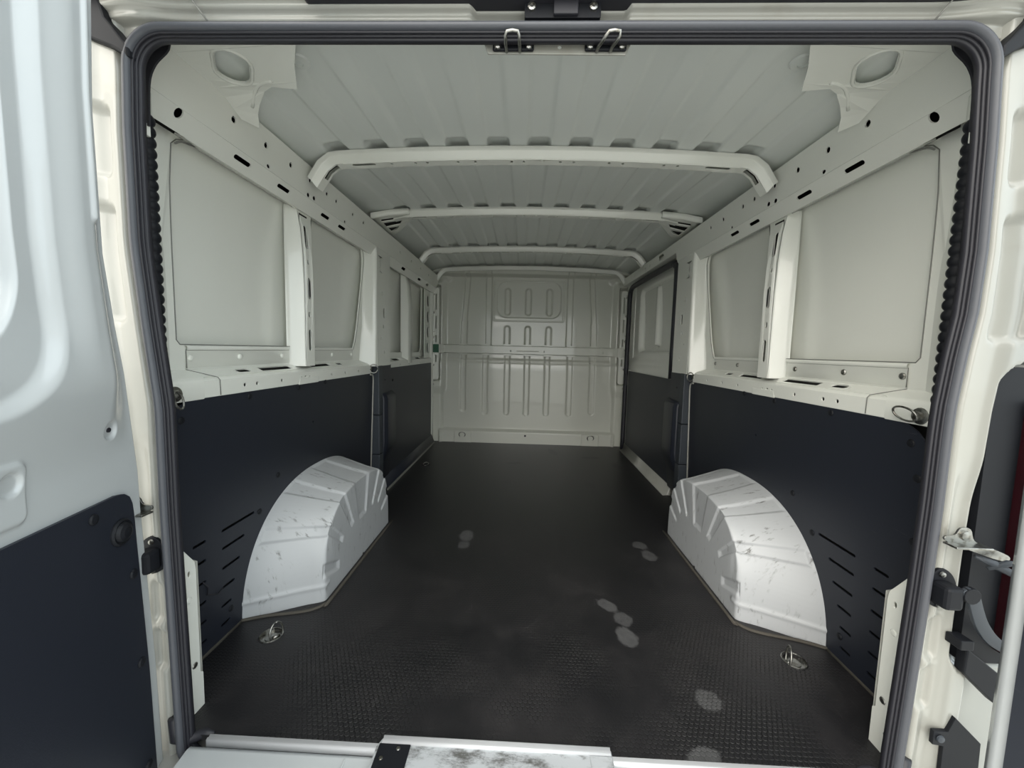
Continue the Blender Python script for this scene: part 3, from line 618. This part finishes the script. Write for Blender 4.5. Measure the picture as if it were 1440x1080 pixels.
# rear side liners
def lx(z): return .930-.025*z/.745-.004
rows = [(.340, 1.075, 1.213), (.284, 1.076, 1.168), (.222, 1.076, 1.148), (.162, 1.076, 1.126), (.104, 1.072, 1.112), (.045, 1.070, 1.108)]
slits = [(a, b, z) for z, a, b in rows]+[(.975, 1.018, z) for z in (.340, .284, .222, .162, .104, .045)]
for s in (-1, 1):
    t = empty('side_liner', (s*.93, 1.56, 0), label='black lower wall liner with slit rows beside the %s wheel arch' % side_name(s), cat='wall liner', group='rear lower wall liners')
    mb = MB(); hs = [slot((a+b)/2, z, (b-a)/2, .0042) for a, b, z in slits]+[ell(1.566, .578, .005, .005)]
    plate(mb, dense(rrect(.900, .0, 2.193, .744, [.012, .085, .01, .01]), .3), hs, .004, lambda a, b, c, s=s: (s*(lx(b)+c), a, b)); mb.build('board', LINER, t)
    for y, z in ((.946, .695), (.925, .615), (.922, .46), (1.193, .729), (1.46, .731), (1.66, .737), (1.338, .425), (1.11, .075), (1.24, .33), (.95, .18)):
        rivet('rivet', (s*(lx(z)-.001), y, z), (-s, 0, 0), .010, PLAST, t, .005)
    mb = MB(); mb.tube([(s*(lx(z)-.002), y, z) for y, z in smooth_pts([(2.150, .738), (2.180, .735), (2.194, .715), (2.198, .65), (2.198, .3), (2.198, .0)], 4, False)], .0055, 8); mb.build('white_edge_bead', BODY, t)
    if s < 0:
        mb = MB(); mb.tube([(-(lx(.2)-.004), y, z) for y, z in ((1.005, .225), (1.022, .20), (1.018, .180), (1.055, .158), (1.075, .165))], .0018, 5); mb.build('crack', DARKR, t)
# front left liner
t = empty('side_liner', (-.91, 3.0, 0), label='black liner board low on left wall next to the bulkhead', cat='wall liner')
mb = MB(); plate(mb, dense(rrect(2.36, .06, 3.575, .762, .006), .3), [], .005, lambda a, b, c: (-(.900+c), a, b)); mb.build('board', LINER, t)
rivet('rivet', (-.897, 2.52, .68), (1, 0, 0), .009, PLAST, t, .004)
# pillar covers
for s in (-1, 1):
    t = empty('pillar_cover', (s*.90, 2.3, .4), label='moulded dark plastic cover on the lower %s middle pillar' % side_name(s), cat='pillar cover', group='middle pillar covers')
    for z0, z1 in ((.50, .787), (.266, .496), (-.0, .262)):
        d = .006*(z0 == 0)
        MB().box((s*.935, 2.206, z0), (s*.868, 2.262+d, z1)).build('front_panel', COVER, t, bevel=.004)
    MB().box((s*.935, 2.262, .60), (s*.872, 2.42, .790)).build('upper_block', LINER, t, bevel=.006)
    mb = MB(); mb.sweep([(.93, 2.262), (.862, 2.262), (.845, 2.285), (.845, 2.43), (.862, 2.462), (.93, 2.47)], [lambda a, b, z=z, o=o, s=s: (s*min(a+o, .935), b, z) for z, o in ((.06, .05), (.19, .035), (.28, .004), (.32, 0), (.585, 0), (.605, .006), (.62, .022))], True)
    o = mb.build('bulge', LINER, t, bevel=.004); edge_split_smooth(o, 30)
    rivet('rivet', (s*.866, 2.30, .70), (-s, 0, 0), .006, DARKR, t, .003)

# wheel arches
def arch(s):
    nth, rings = 72, []
    def outline(hy, h, yc, p, yn=None):
        pts = []
        for i in range(nth+1):
            a = math.pi*i/nth; c_, s_ = math.cos(a), math.sin(a)
            pts.append((yc-hy*math.copysign(abs(c_)**(2/p), c_), h*abs(s_)**(2/p)))
        return pts
    base = outline(.445, .395, 1.605, 2.35); inner = outline(.330, .345, 1.590, 3.0)
    #   (t between outlines, x)
    prof = [(-.035, .931), (-.03, .922), (0, .918), (.10, .900), (.30, .865), (.55, .820), (.78, .778), (.90, .752), (.97, .733), (1.04, .719), (1.10, .7115), (1.17, .708)]
    for t, x in prof:
        rings.append([(x, b[0]+(i[0]-b[0])*t, max(0, b[1]+(i[1]-b[1])*t) if b[1] > 1e-6 else 0) for b, i in zip(base, inner)])
    last = rings[-1]; cy = 1.59
    for q in (.93, .85, .76, .66, .55, .43, .30, .15, .02):
        rings.append([(.708, cy+(y-cy)*q, z*q) for x, y, z in last])
    V = np.array(rings)
    # pressed ribs: channels that run over the shoulder and down the inner face
    yy, zz, xx = V[..., 1], V[..., 2], V[..., 0]
    ri = np.arange(len(rings))[:, None]*np.ones((1, nth+1)); th = np.linspace(0, 180, nth+1)[None, :]*np.ones((len(rings), 1))
    return V, th, ri
def arch_mesh(s):
    # denser: interpolate the coarse rings
    V, th, ri = arch(s); nr = V.shape[0]
    fine_r = np.unique(np.concatenate([np.linspace(0, nr-1, 130)])); fine_t = np.linspace(0, V.shape[1]-1, 300)
    from_r = np.zeros((len(fine_r), V.shape[1], 3))
    for j in range(V.shape[1]):
        for k in range(3): from_r[:, j, k] = np.interp(fine_r, np.arange(nr), V[:, j, k])
    G = np.zeros((len(fine_r), len(fine_t), 3))
    for i in range(len(fine_r)):
        for k in range(3): G[i, :, k] = np.interp(fine_t, np.arange(V.shape[1]), from_r[i, :, k])
    # soften
    for _ in range(5):
        G[1:-1] = .25*G[:-2]+.5*G[1:-1]+.25*G[2:]
    R = fine_r[:, None]*np.ones((1, len(fine_t))); T = np.ones((len(fine_r), 1))*(fine_t[None, :]/(V.shape[1]-1))*180
    dis = np.zeros(R.shape)
    for t0, w_, r0, r1 in ((10, 3.0, 9.5, 14.5), (35, 3.8, 2.6, 14.8), (66, 5.0, 2.6, 15.8), (90, 5.0, 2.8, 16.2), (113, 5.0, 3.0, 15.8), (138, 5.0, 8.0, 15.0), (160, 4.5, 9.0, 14.5)):
        sd = np.maximum(np.abs(T-t0)-w_, np.maximum((r0-R)*4, (R-r1)*4))
        dis += sst(-sd, -1.0, 1.2)*.0065
    # low horizontal bead near the floor at the near end
    du = np.gradient(G, axis=0); dv = np.gradient(G, axis=1); n = np.cross(du, dv); ln = np.linalg.norm(n, axis=2, keepdims=True); n = n/np.maximum(ln, 1e-9)
    # orient outward (towards -x / up)
    c0 = np.array([.93, 1.6, 0]); sg = np.sign(((G-c0)*n).sum(2, keepdims=True)); n = n*np.where(sg == 0, 1, sg)
    dis += (R < 12)*.004*np.exp(-((G[..., 2]-.055)/.006)**2)*(-1)*(T < 60)
    dent = .012*np.exp(-(((G[..., 1]-1.30)/.02)**2+((G[..., 2]-.20)/.05)**2+((G[..., 0]-.74)/.03)**2)); dis += dent
    G = G-n*dis[..., None]
    G[..., 2] = np.maximum(G[..., 2], -.002)
    G[..., 0] *= s
    nu, nv = G.shape[:2]; I = np.arange(nu*nv).reshape(nu, nv)
    q = np.stack([I[:-1, :-1], I[1:, :-1], I[1:, 1:], I[:-1, 1:]], -1).reshape(-1, 4)
    if s > 0: q = q[:, ::-1]
    me = bpy.data.meshes.new('wheel_arch'); me.from_pydata(G.reshape(-1, 3).tolist(), [], q.tolist()); me.update()
    return me
for s in (-1, 1):
    o = link('wheel_arch', arch_mesh(s), ARCH, smooth=True)
    tag(o, 'scuffed white wheel arch with pressed ribs on the %s side of the floor' % side_name(s), 'wheel arch', 'wheel arches')

# lashing rings
def ring_pts(c, u, v, a, b, n=20, a0=0, a1=360):
    c, u, v = Vector(c), Vector(u).normalized(), Vector(v).normalized()
    return [c+u*a*math.cos(math.radians(a0+(a1-a0)*i/n))+v*b*math.sin(math.radians(a0+(a1-a0)*i/n)) for i in range(n+1)]
G_R = 'metal lashing rings'
for s in (-1, 1):
    t = empty('lashing_ring', (s*.79, 1.10, 0), label='steel lashing ring in round recess on the floor near the %s wheel arch' % side_name(s), cat='lashing ring', group=G_R)
    MB().lathe((s*.79, 1.10, -.014), (0, 0, 1), [(.034, 0), (.034, .015), (.0315, .0165), (.029, .006), (.018, .006), (.017, .009), (.008, .010), (.001, .010)], 24).build('cup', STEEL, t)
    MB().tube(ring_pts((s*.773, 1.10, .010), (s*.15, .1, 1), (.35, 1, 0), .030, .022), .0028, 8).build('ring', STEEL, t)
    MB().tube([(s*.775-.008, 1.092, -.004), (s*.775+.008, 1.108, -.004)], .005, 8).build('pin', STEEL, t)
    t = empty('lashing_ring', (s*.892, .94, .765), label='steel lashing ring bolted to the rear end of the %s shelf rail' % side_name(s), cat='lashing ring', group=G_R)
    cy, cz = .928, .764
    MB().lathe((s*.898, cy, cz), (-s, 0, 0), [(.021, 0), (.019, .004), (.012, .006), (.011, .012), (.004, .014), (.001, .014)], 16).build('base', STEEL, t)
    if s < 0: MB().tube(ring_pts((-.876, cy-.012, cz-.012), (0, .35, -1), (-.3, 1, .2), .024, .017), .0025, 8).build('ring', STEEL, t)
    else: MB().tube(ring_pts((.878, cy+.018, cz+.002), (0, 1, .1), (-.3, 0, 1), .030, .017), .0025, 8).build('ring', STEEL, t)
    t = empty('lashing_ring', (s*.88, 2.17, .778), label='small steel lashing ring at the far end of the %s shelf rail' % side_name(s), cat='lashing ring', group=G_R)
    MB().lathe((s*.90, 2.165, .775), (-s, 0, 0), [(.016, 0), (.014, .004), (.006, .006), (.001, .006)], 12).build('base', STEEL, t)
    MB().tube(ring_pts((s*.880, 2.155, .772), (1, .4, 0), (0, 0, 1), .022, .024), .003, 8).build('ring', STEEL, t)
    t = empty('lashing_ring', (s*.615, 3.66, .078), label='small steel lashing ring low on the bulkhead, %s of its centre' % side_name(s), cat='lashing ring', group=G_R)
    MB().lathe((s*.615, 3.674, .080), (0, -1, 0), [(.014, 0), (.012, .006), (.001, .007)], 12).build('base', STEEL, t)
    MB().tube(ring_pts((s*.615, 3.660, .075), (1, 0, 0), (0, -.3, 1), .030, .026), .0045, 8).build('ring', STEEL, t)
t = empty('lashing_ring', (-.77, 2.78, 0), label='tiny far lashing ring flat on the floor by the left sill', cat='lashing ring', group=G_R)
MB().lathe((-.77, 2.90, 0), (0, 0, 1), [(.030, 0), (.027, .004), (.012, .003), (.001, .003)], 16).build('cup', PLAST, t)
MB().tube(ring_pts((-.77, 2.90, .006), (1, 0, 0), (0, 1, .2), .020, .026), .0035, 8).build('ring', STEEL, t)

# door seal
seal = empty('door_seal', (0, .78, 1.5), label='grey rubber seal running round the rear door opening', cat='door seal')
def seal_path():
    P = []; zb, zt, rc, rb = -.062, 1.501, .078, .05
    zz = np.linspace(zb+rb, zt-rc, 50); 
    P += [(-SXL(z), z, 1, 0) for z in zz]
    x0 = SXL(1.42); x2 = SXR(1.42)
    for i in range(1, 13): a = math.radians(90*i/12); P.append((-x0+rc-rc*math.cos(a), zt-rc+rc*math.sin(a), math.cos(a), -math.sin(a)))
    P += [(x, zt, 0, -1) for x in np.linspace(-x0+rc, x2-rc, 30)[1:-1]]
    for i in range(0, 13): a = math.radians(90*i/12); P.append((x2-rc+rc*math.sin(a), zt-rc+rc*math.cos(a), -math.sin(a), -math.cos(a)))
    P += [(SXR(z), z, -1, 0) for z in zz[::-1][1:]]
    x1 = SXR(zb+rb); x3 = SXL(zb+rb)
    for i in range(1, 9): a = math.radians(90*i/8); P.append((x1-rb+rb*math.cos(a), zb+rb-rb*math.sin(a), -math.cos(a), math.sin(a)))
    P += [(x, zb, 0, 1) for x in np.linspace(x1-rb, -x3+rb, 20)[1:-1]]
    for i in range(0, 8): a = math.radians(90*i/8); P.append((-x3+rb-rb*math.sin(a), zb+rb-rb*math.cos(a), math.sin(a), math.cos(a)))
    return P
SP = seal_path(); SP.append(SP[0])
fs = [lambda n, y, p=p: (p[0]+p[2]*n, y, p[1]+p[3]*n) for p in SP]
MB().sweep([(-.001, .800), (-.001, .780), (.001, .771), (.004, .766), (.008, .7645), (.012, .766), (.0148, .771), (.0152, .779)], fs).build('bulb', RUBBER, seal)
MB().sweep([(.0145, .776), (.0165, .773), (.0185, .7755), (.0175, .779), (.0165, .781), (.0190, .7795), (.0208, .781), (.0205, .784), (.0195, .786), (.0220, .785), (.0236, .787), (.0236, .796), (.005, .802)], fs).build('inner_lip', DARKR, seal)
# dark sheets painting shade between seal and inner corner, plus folded cable sleeve
for s in (-1, 1):
    t = empty('cable_sleeve', (s*.855, .845, 1.1), label='black corrugated cable sleeve behind the seal on the %s pillar' % side_name(s), cat='cable sleeve', group='corrugated sleeves beside the door opening')
    prof = []; n = 26
    for i in range(n*6+1):
        f_ = (i % 6)/6; prof.append(.0110+.0045*abs(math.sin(math.pi*f_))**.7)
    zs = np.linspace(.80, 1.375, len(prof))
    MB().tube([(s*.853, .846, z) for z in zs], prof, 12).build('corrugated_tube', PLAST, t)
    MB().box((s*.836, .828, 1.325), (s*.862, .838, 1.350)).build('bracket', WHITE, t, bevel=.001)
    mb = MB(); plate(mb, smooth_pts([(.780, 1.53), (.782, 1.495), (.812, 1.465), (.827, 1.427), (.831, 1.345)], 4, False)+[(.87, 1.34), (.87, 1.55)], [], .004, lambda a, b, c, s=s: (s*a, .832+c, b)); mb.build('corner_gap_shade', DARKR, wr_)

# latch plate, strikers
t = empty('latch_plate', (.021, .77, 1.525), label='black latch plate with two screws above the door opening', cat='latch plate')
mb = MB(); plate(mb, rrect(-.049, 1.506, .091, 1.543, .003), [], .008, lambda a, b, c: (a, .775+c, b)); mb.build('plate', PLAST, t, bevel=.002)
MB().box((.004, .764, 1.508), (.049, .772, 1.536)).build('pad', DARKR, t, bevel=.002)
for x in (-.036, .077): MB().lathe((x, .771, 1.524), (0, -1, 0), [(.0085, 0), (.0075, .004), (.004, .005), (.0035, .003), (.001, .003)], 10).build('screw', STEEL, t)
for i, (x, tp) in enumerate(((-.070, -.0), (.108, .006))):
    t = empty('striker_loop', (x, .79, 1.47), label='steel wire striker loop hanging from header, %s one' % ('left' if i == 0 else 'right'), cat='striker', group='door striker loops')
    lo = -tp*.6
    MB().tube([(x-.013+lo, .808, 1.474), (x-.013+lo, .790, 1.469), (x-.0128+lo*.6, .768, 1.460), (x-.0125+tp*.7, .755, 1.4635), (x-.010+tp, .752, 1.4685), (x+tp, .752, 1.470), (x+.010+tp, .752, 1.4685), (x+.0125+tp*.7, .755, 1.4635), (x+.0128+lo*.6, .768, 1.460), (x+.013+lo, .790, 1.469), (x+.013+lo, .808, 1.474)], .0030, 8).build('loop', STEEL, t)
    MB().box((x-.040, .803, 1.473), (x+.040, .809, 1.487)).build('base_plate', PLAST, t, bevel=.003)
    for d in (-.030, .030): MB().lathe((x+d, .802, 1.480), (0, -1, 0), [(.007, 0), (.006, .003), (.003, .004), (.001, .003)], 8).build('screw', STEEL, t)

# sill and bottom striker plate
t = empty('sill_step', (0, .74, 0), label='white painted rear step with a thin metal edge strip', cat='sill')
mb = MB(); mb.sweep([(.79, -.06), (.775, -.012), (.765, -.010), (.70, -.020), (.55, -.030), (.52, -.06), (.52, -.3)], [lambda a, b, x=x: (x, a, b) for x in (-.76, .78)]); mb.build('step', DOORW, t)
mb = MB(); mb.sweep([(.793, .001), (.789, .006), (.785, .003), (.781, .006), (.777, .004), (.776, -.012), (.793, -.012)], [lambda a, b, x=x: (x, a, b) for x in (-.725, .775)], True); mb.build('edge_strip', ALU, t)
MB().box((-.405, .60, -.020), (-.40, .766, -.008)).build('step_ridge', DOORW, t, bevel=.002)
t = empty('latch_step_plate', (-.07, .76, .01), label='worn raised striker plate in the middle of the rear step', cat='striker plate')
mb = MB(); plate(mb, [(-.335, .62), (.185, .62), (.185, .800), (-.330, .800), (-.3385, .78)], [], .010, lambda a, b, c: (a, b, .004+c)); mb.build('plate', WORN, t, bevel=.002)
mb = MB(); mb.sweep([(.803, .006), (.803, .013), (.799, .016), (.794, .0135), (.789, .016), (.785, .013), (.785, .006)], [lambda a, b, x=x: (x, a, b) for x in (-.327, .182)], True); mb.build('edge_strip', ALU, t)
MB().box((-.332, .62, .009), (-.262, .785, .0125)).build('end_cap', PLAST, t, bevel=.0015)
MB().box((.135, .62, .009), (.184, .784, .0115)).build('end_cap', WORN, t, bevel=.0015)
for x, y in ((-.287, .775), (-.318, .753)): MB().lathe((x, y, .012), (0, 0, 1), [(.005, 0), (.004, .002), (.001, .0025)], 10).build('screw', STEEL, t)
# rubber boot at the foot of the seal
for s in (-1, 1):
    t = MB().tube([(s*.800, .782, .05), (s*.797, .783, .0), (s*.775, .792, -.012), (s*.745, .80, -.004), (s*.72, .795, .001)], [.012, .014, .013, .010, .004], 10).build('rubber_boot', DARKR)
    tag(t, 'dark rubber end piece at the %s foot of the door seal' % side_name(s), 'rubber end', 'seal end pieces')

# ---------------------------------------------------------------- sliding door (right)
d3 = empty('door_3', (.93, 3.0, 0), kind='structure')
def sdH(U, V):
    h = -press(sd_box(U, V, 2.60, .90, 3.36, 1.42, .06), .045, .025)
    h += press(sd_box(U, V, 2.93, .95, 2.99, 1.40, .01), .040, .012)
    h += .02*(1-sst(V, .80, .87))
    return h
hfield('door_panel', np.linspace(2.46, 3.58, 130), np.linspace(-.01, 1.50, 150), sdH, lambda U, V, h: (.935-h, U, V), WHITE, d3, flip=True)
MB().box((.985, 2.46, -.02), (1.0, 3.60, 1.56)).build('outer_door_skin', WHITE, d3)
MB().tube([(.893, y, z) for y, z in [(2.462, .74)]+smooth_pts([(2.462, .90), (2.462, 1.38), (2.50, 1.445), (2.60, 1.468), (3.35, 1.470), (3.50, 1.455), (3.545, 1.40), (3.55, 1.2), (3.555, .80), (3.56, .0)], 5, False)], .020, 10).build('rubber_frame', DARKR, d3)
MB().box((.885, 3.53, .60), (.91, 3.60, .70)).build('guide_block', DARKR, d3, bevel=.004)
MB().box((.89, 3.54, .78), (.912, 3.60, .86)).build('guide_block', DARKR, d3, bevel=.004)
mb = MB(); plate(mb, dense(rrect(2.42, .07, 3.50, .735, .01), .3), [], .005, lambda a, b, c: (.903+c, a, b)); mb.build('liner_board', LINER, d3)
MB().box((.900, 3.497, .06), (.915, 3.512, .745)).build('white_edge', BODY, d3)
MB().sweep([(.912, .075), (.902, .070), (.890, .012), (.866, .008), (.866, -.002), (.92, -.002)], [lambda a, b, y=y: (a, y, b) for y in (2.42, 3.54)], True).build('white_sill', BODY, d3)

# ---------------------------------------------------------------- left rear door, open
d1 = empty('door_1', (-.82, .76, 0), kind='structure')
ang = math.radians(14); DX, DY = math.sin(ang), -math.cos(ang); NX, NY = math.cos(ang), math.sin(ang)
def t0(z): return np.interp(z, [-.1, .2, .54, .63, .83, .92, 1.05, 1.3, 1.5, 1.7], [-.022, -.016, .002, .004, .024, .040, .058, .060, .046, .040])
def door_f(U, V, h):
    T = U+t0(V)*np.clip(1-U/.30, 0, 1)
    return -.82+DX*T+NX*h, .76+DY*T+NY*h, V
def d1H(U, V):
    h = -.022*(1-sst(U, -.002, .007))
    h += .030*sst(V, .66, .84)*sst(U, .012, .085)
    h -= .012*sst(U, .10, .16)*sst(V, .80, .95)
    b1 = sd_box(U, V, .150, .775, .80, 1.75, .16); h -= press(b1, .016, .030)
    b2_ = sd_box(U, V, .205, .865, .80, 1.70, .13); h -= press(b2_, .020, .012)
    h += .006*press(sd_cap(U, V, .075, 1.1, .075, 1.6, .012), 1, .012)
    for cu, cv in ((.072, .729), (.26, .687)): h -= press(sd_cap(U, V, cu, cv, cu+.0001, cv, .019), .006, .005)
    h += press(sd_box(U, V, .232, .62, .60, .72, .02), .005, .008)
    return h
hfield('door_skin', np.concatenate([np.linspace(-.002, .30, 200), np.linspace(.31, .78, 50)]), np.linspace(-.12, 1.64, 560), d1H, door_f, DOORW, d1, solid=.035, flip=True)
def dpt(u, v, h): X, Y, Z = door_f(np.float64(u), np.float64(v), h); return (float(X), float(Y), float(Z))
mb = MB(); plate(mb, dense([(.033, -.115), (.76, -.115), (.76, .602)]+[(.075, .602), (.055, .598), (.042, .588), (.036, .572), (.034, .55)], .06), [], .006, lambda a, b, c: dpt(a, b, .003+c)); mb.build('liner_board', LINER, d1)
g = MB().lathe(dpt(.072, .528, .006), (NX, NY, 0), [(.026, 0), (.026, .003), (.023, .006), (.019, .004), (.016, .010), (.010, .013), (.001, .014)], 24).build('grommet', PLAST, d1)
for u, v in ((.130, .579), (.052, .430), (.054, .235), (.056, .0)): rivet('rivet', dpt(u, v, .006), (NX, NY, 0), .010, PLAST, d1, .005)
for u, v in ((.072, .729), (.26, .687)): MB().lathe(dpt(u, v, -.006+.03*float(sst(np.float64(v), .66, .84)*sst(np.float64(u), .012, .085))), (NX, NY, 0), [(.0045, 0), (.0045, .0022), (.0005, .0022)], 12).build('hole_plug', DARKR, d1)

# ---------------------------------------------------------------- right rear door, open wide
d2 = empty('door_2', (.885, .70, 0), kind='structure')
a2 = math.radians(-16)
def d2f(U, V, h): return .832+np.sin(-a2)*U*1.0-np.cos(a2)*h, .685-np.cos(a2)*U-np.sin(-a2)*h*1.0, V
def d2H(U, V): return -.02*(1-sst(U, -.002, .012))+.02*sst(V, .66, .84)*sst(U, .012, .085)-press(sd_box(U, V, .15, .80, .80, 1.75, .15), .02, .03)
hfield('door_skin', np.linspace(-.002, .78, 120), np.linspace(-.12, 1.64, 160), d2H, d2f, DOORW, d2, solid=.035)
mb = MB(); plate(mb, dense(rrect(.030, -.115, .76, .602, [.01, .04, .01, .01]), .1), [], .006, lambda a, b, c: tuple(float(q) for q in d2f(np.float64(a), np.float64(b), .003+c))); mb.build('liner_board', LINER, d2)

# ---------------------------------------------------------------- tail lamp and hinge hardware on the right pillar
t = empty('tail_lamp', (.93, .80, .6), label='dark tail lamp unit with a narrow red lens beside the right door pillar', cat='tail lamp')
mb = MB(); plate(mb, rrect(.887, .27, 1.03, .885, [.01, .04, .01, .01]), [], .03, lambda a, b, c: (a, .800+c, b)); mb.build('housing', PLAST, t, bevel=.004)
mb = MB(); plate(mb, rrect(.950, .30, 1.02, .82, .01), [], .02, lambda a, b, c: (a, .780+c, b)); mb.build('lens', RED, t, bevel=.006)
for s in (-1, 1):
    D = d1 if s < 0 else d2
    t = empty('door_hinge', (0, 0, 0)); t.parent = D
    y0 = .765; dz = .028
    mb = MB(); plate(mb, smooth_pts([(.800, .552), (.806, .541), (.86, .522), (.905, .508), (.925, .508), (.922, .518), (.88, .535), (.856, .545), (.846, .568), (.828, .570), (.818, .556)], 4), [], .004, lambda a, b, c, s=s: (s*a, y0-.006+c, b)); mb.build('strap', STEEL, t, bevel=.001)
    MB().box((s*.800, y0-.030, .537), (s*.868, y0-.004, .541)).build('flange', STEEL, t, bevel=.001)
    MB().lathe((s*.836, y0-.008, .556), (0, -1, 0), [(.010, 0), (.009, .004), (.003, .005), (.001, .005)], 12).build('bolt', STEEL, t)
    if s > 0:
        mb = MB(); mb.tube([(.852, y0-.015, .518), (.885, y0-.020, .505), (.93, y0-.03, .482), (.96, y0-.04, .465)], [.003, .008, .006, .004], 8); mb.tube([(.872, y0-.02, .497), (.90, y0-.028, .513), (.925, y0-.03, .512)], [.004, .006, .004], 8); mb.build('hook_lever', COVER, t)
    t = empty('door_check', (0, 0, 0)); t.parent = D
    yb = .780
    MB().box((s*.805, yb-.035, .405), (s*.840, yb, .452)).build('housing', PLAST, t, bevel=.007)
    mb = MB(); plate(mb, smooth_pts([(.798, .445), (.812, .468), (.828, .475), (.848, .460), (.858, .43), (.845, .400), (.822, .392), (.802, .408)], 4), [], .006, lambda a, b, c, s=s: (s*a, yb+.001+c, b)); mb.build('mount', PLAST, t, bevel=.001)
    for x, z in ((.824, .464), (.824, .398)): MB().lathe((s*x, yb-.004, z), (0, -1, 0), [(.006, 0), (.005, .003), (.001, .004)], 10).build('bolt', STEEL, t)
    if s > 0:
        mb = MB(); mb.sweep([(-.004, -.012), (.004, -.012), (.004, .012), (-.004, .012)], [lambda a, b, x=x, z=z: (x+b*.85, yb-.03+a, z+b*.5) for x, z in smooth_pts([(.838, .448), (.856, .436), (.868, .405), (.882, .375), (.908, .345), (.95, .322)], 4, False)], True); mb.build('check_arm', COVER, t, bevel=.001)
        MB().lathe((.852, yb-.036, .438), (0, 1, 0), [(.016, 0), (.016, .012), (.001, .012)], 14).build('pivot', PLAST, t, bevel=.001)
t = MB().box((.854, .755, .318), (.880, .785, .338)).build('cable_clip', PLAST, bevel=.002); tag(t, 'small black cable clip below the door check on right pillar', 'clip')
mb = MB(); plate(mb, [(.880, .315), (.95, .262), (.95, .195), (.878, .262)], [], .02, lambda a, b, c: (a, .775+c, b)); t = mb.build('lamp_bracket', PLAST, bevel=.003); tag(t, 'black angled bracket under the right tail lamp', 'bracket')
mb = MB(); plate(mb, [(.838, .128), (.866, .128), (.878, .160), (.935, .105), (.94, -.05), (.862, -.05), (.860, .095), (.838, .098)], [], .008, lambda a, b, c: (a, .772+c, b)); t = mb.build('splash_flap', PLAST, bevel=.001); tag(t, 'black flap clipped low on the right door pillar', 'flap')
MB().lathe((.851, .767, .113), (0, -1, 0), [(.008, 0), (.007, .003), (.001, .004)], 12).build('clip_head', COVER, t)
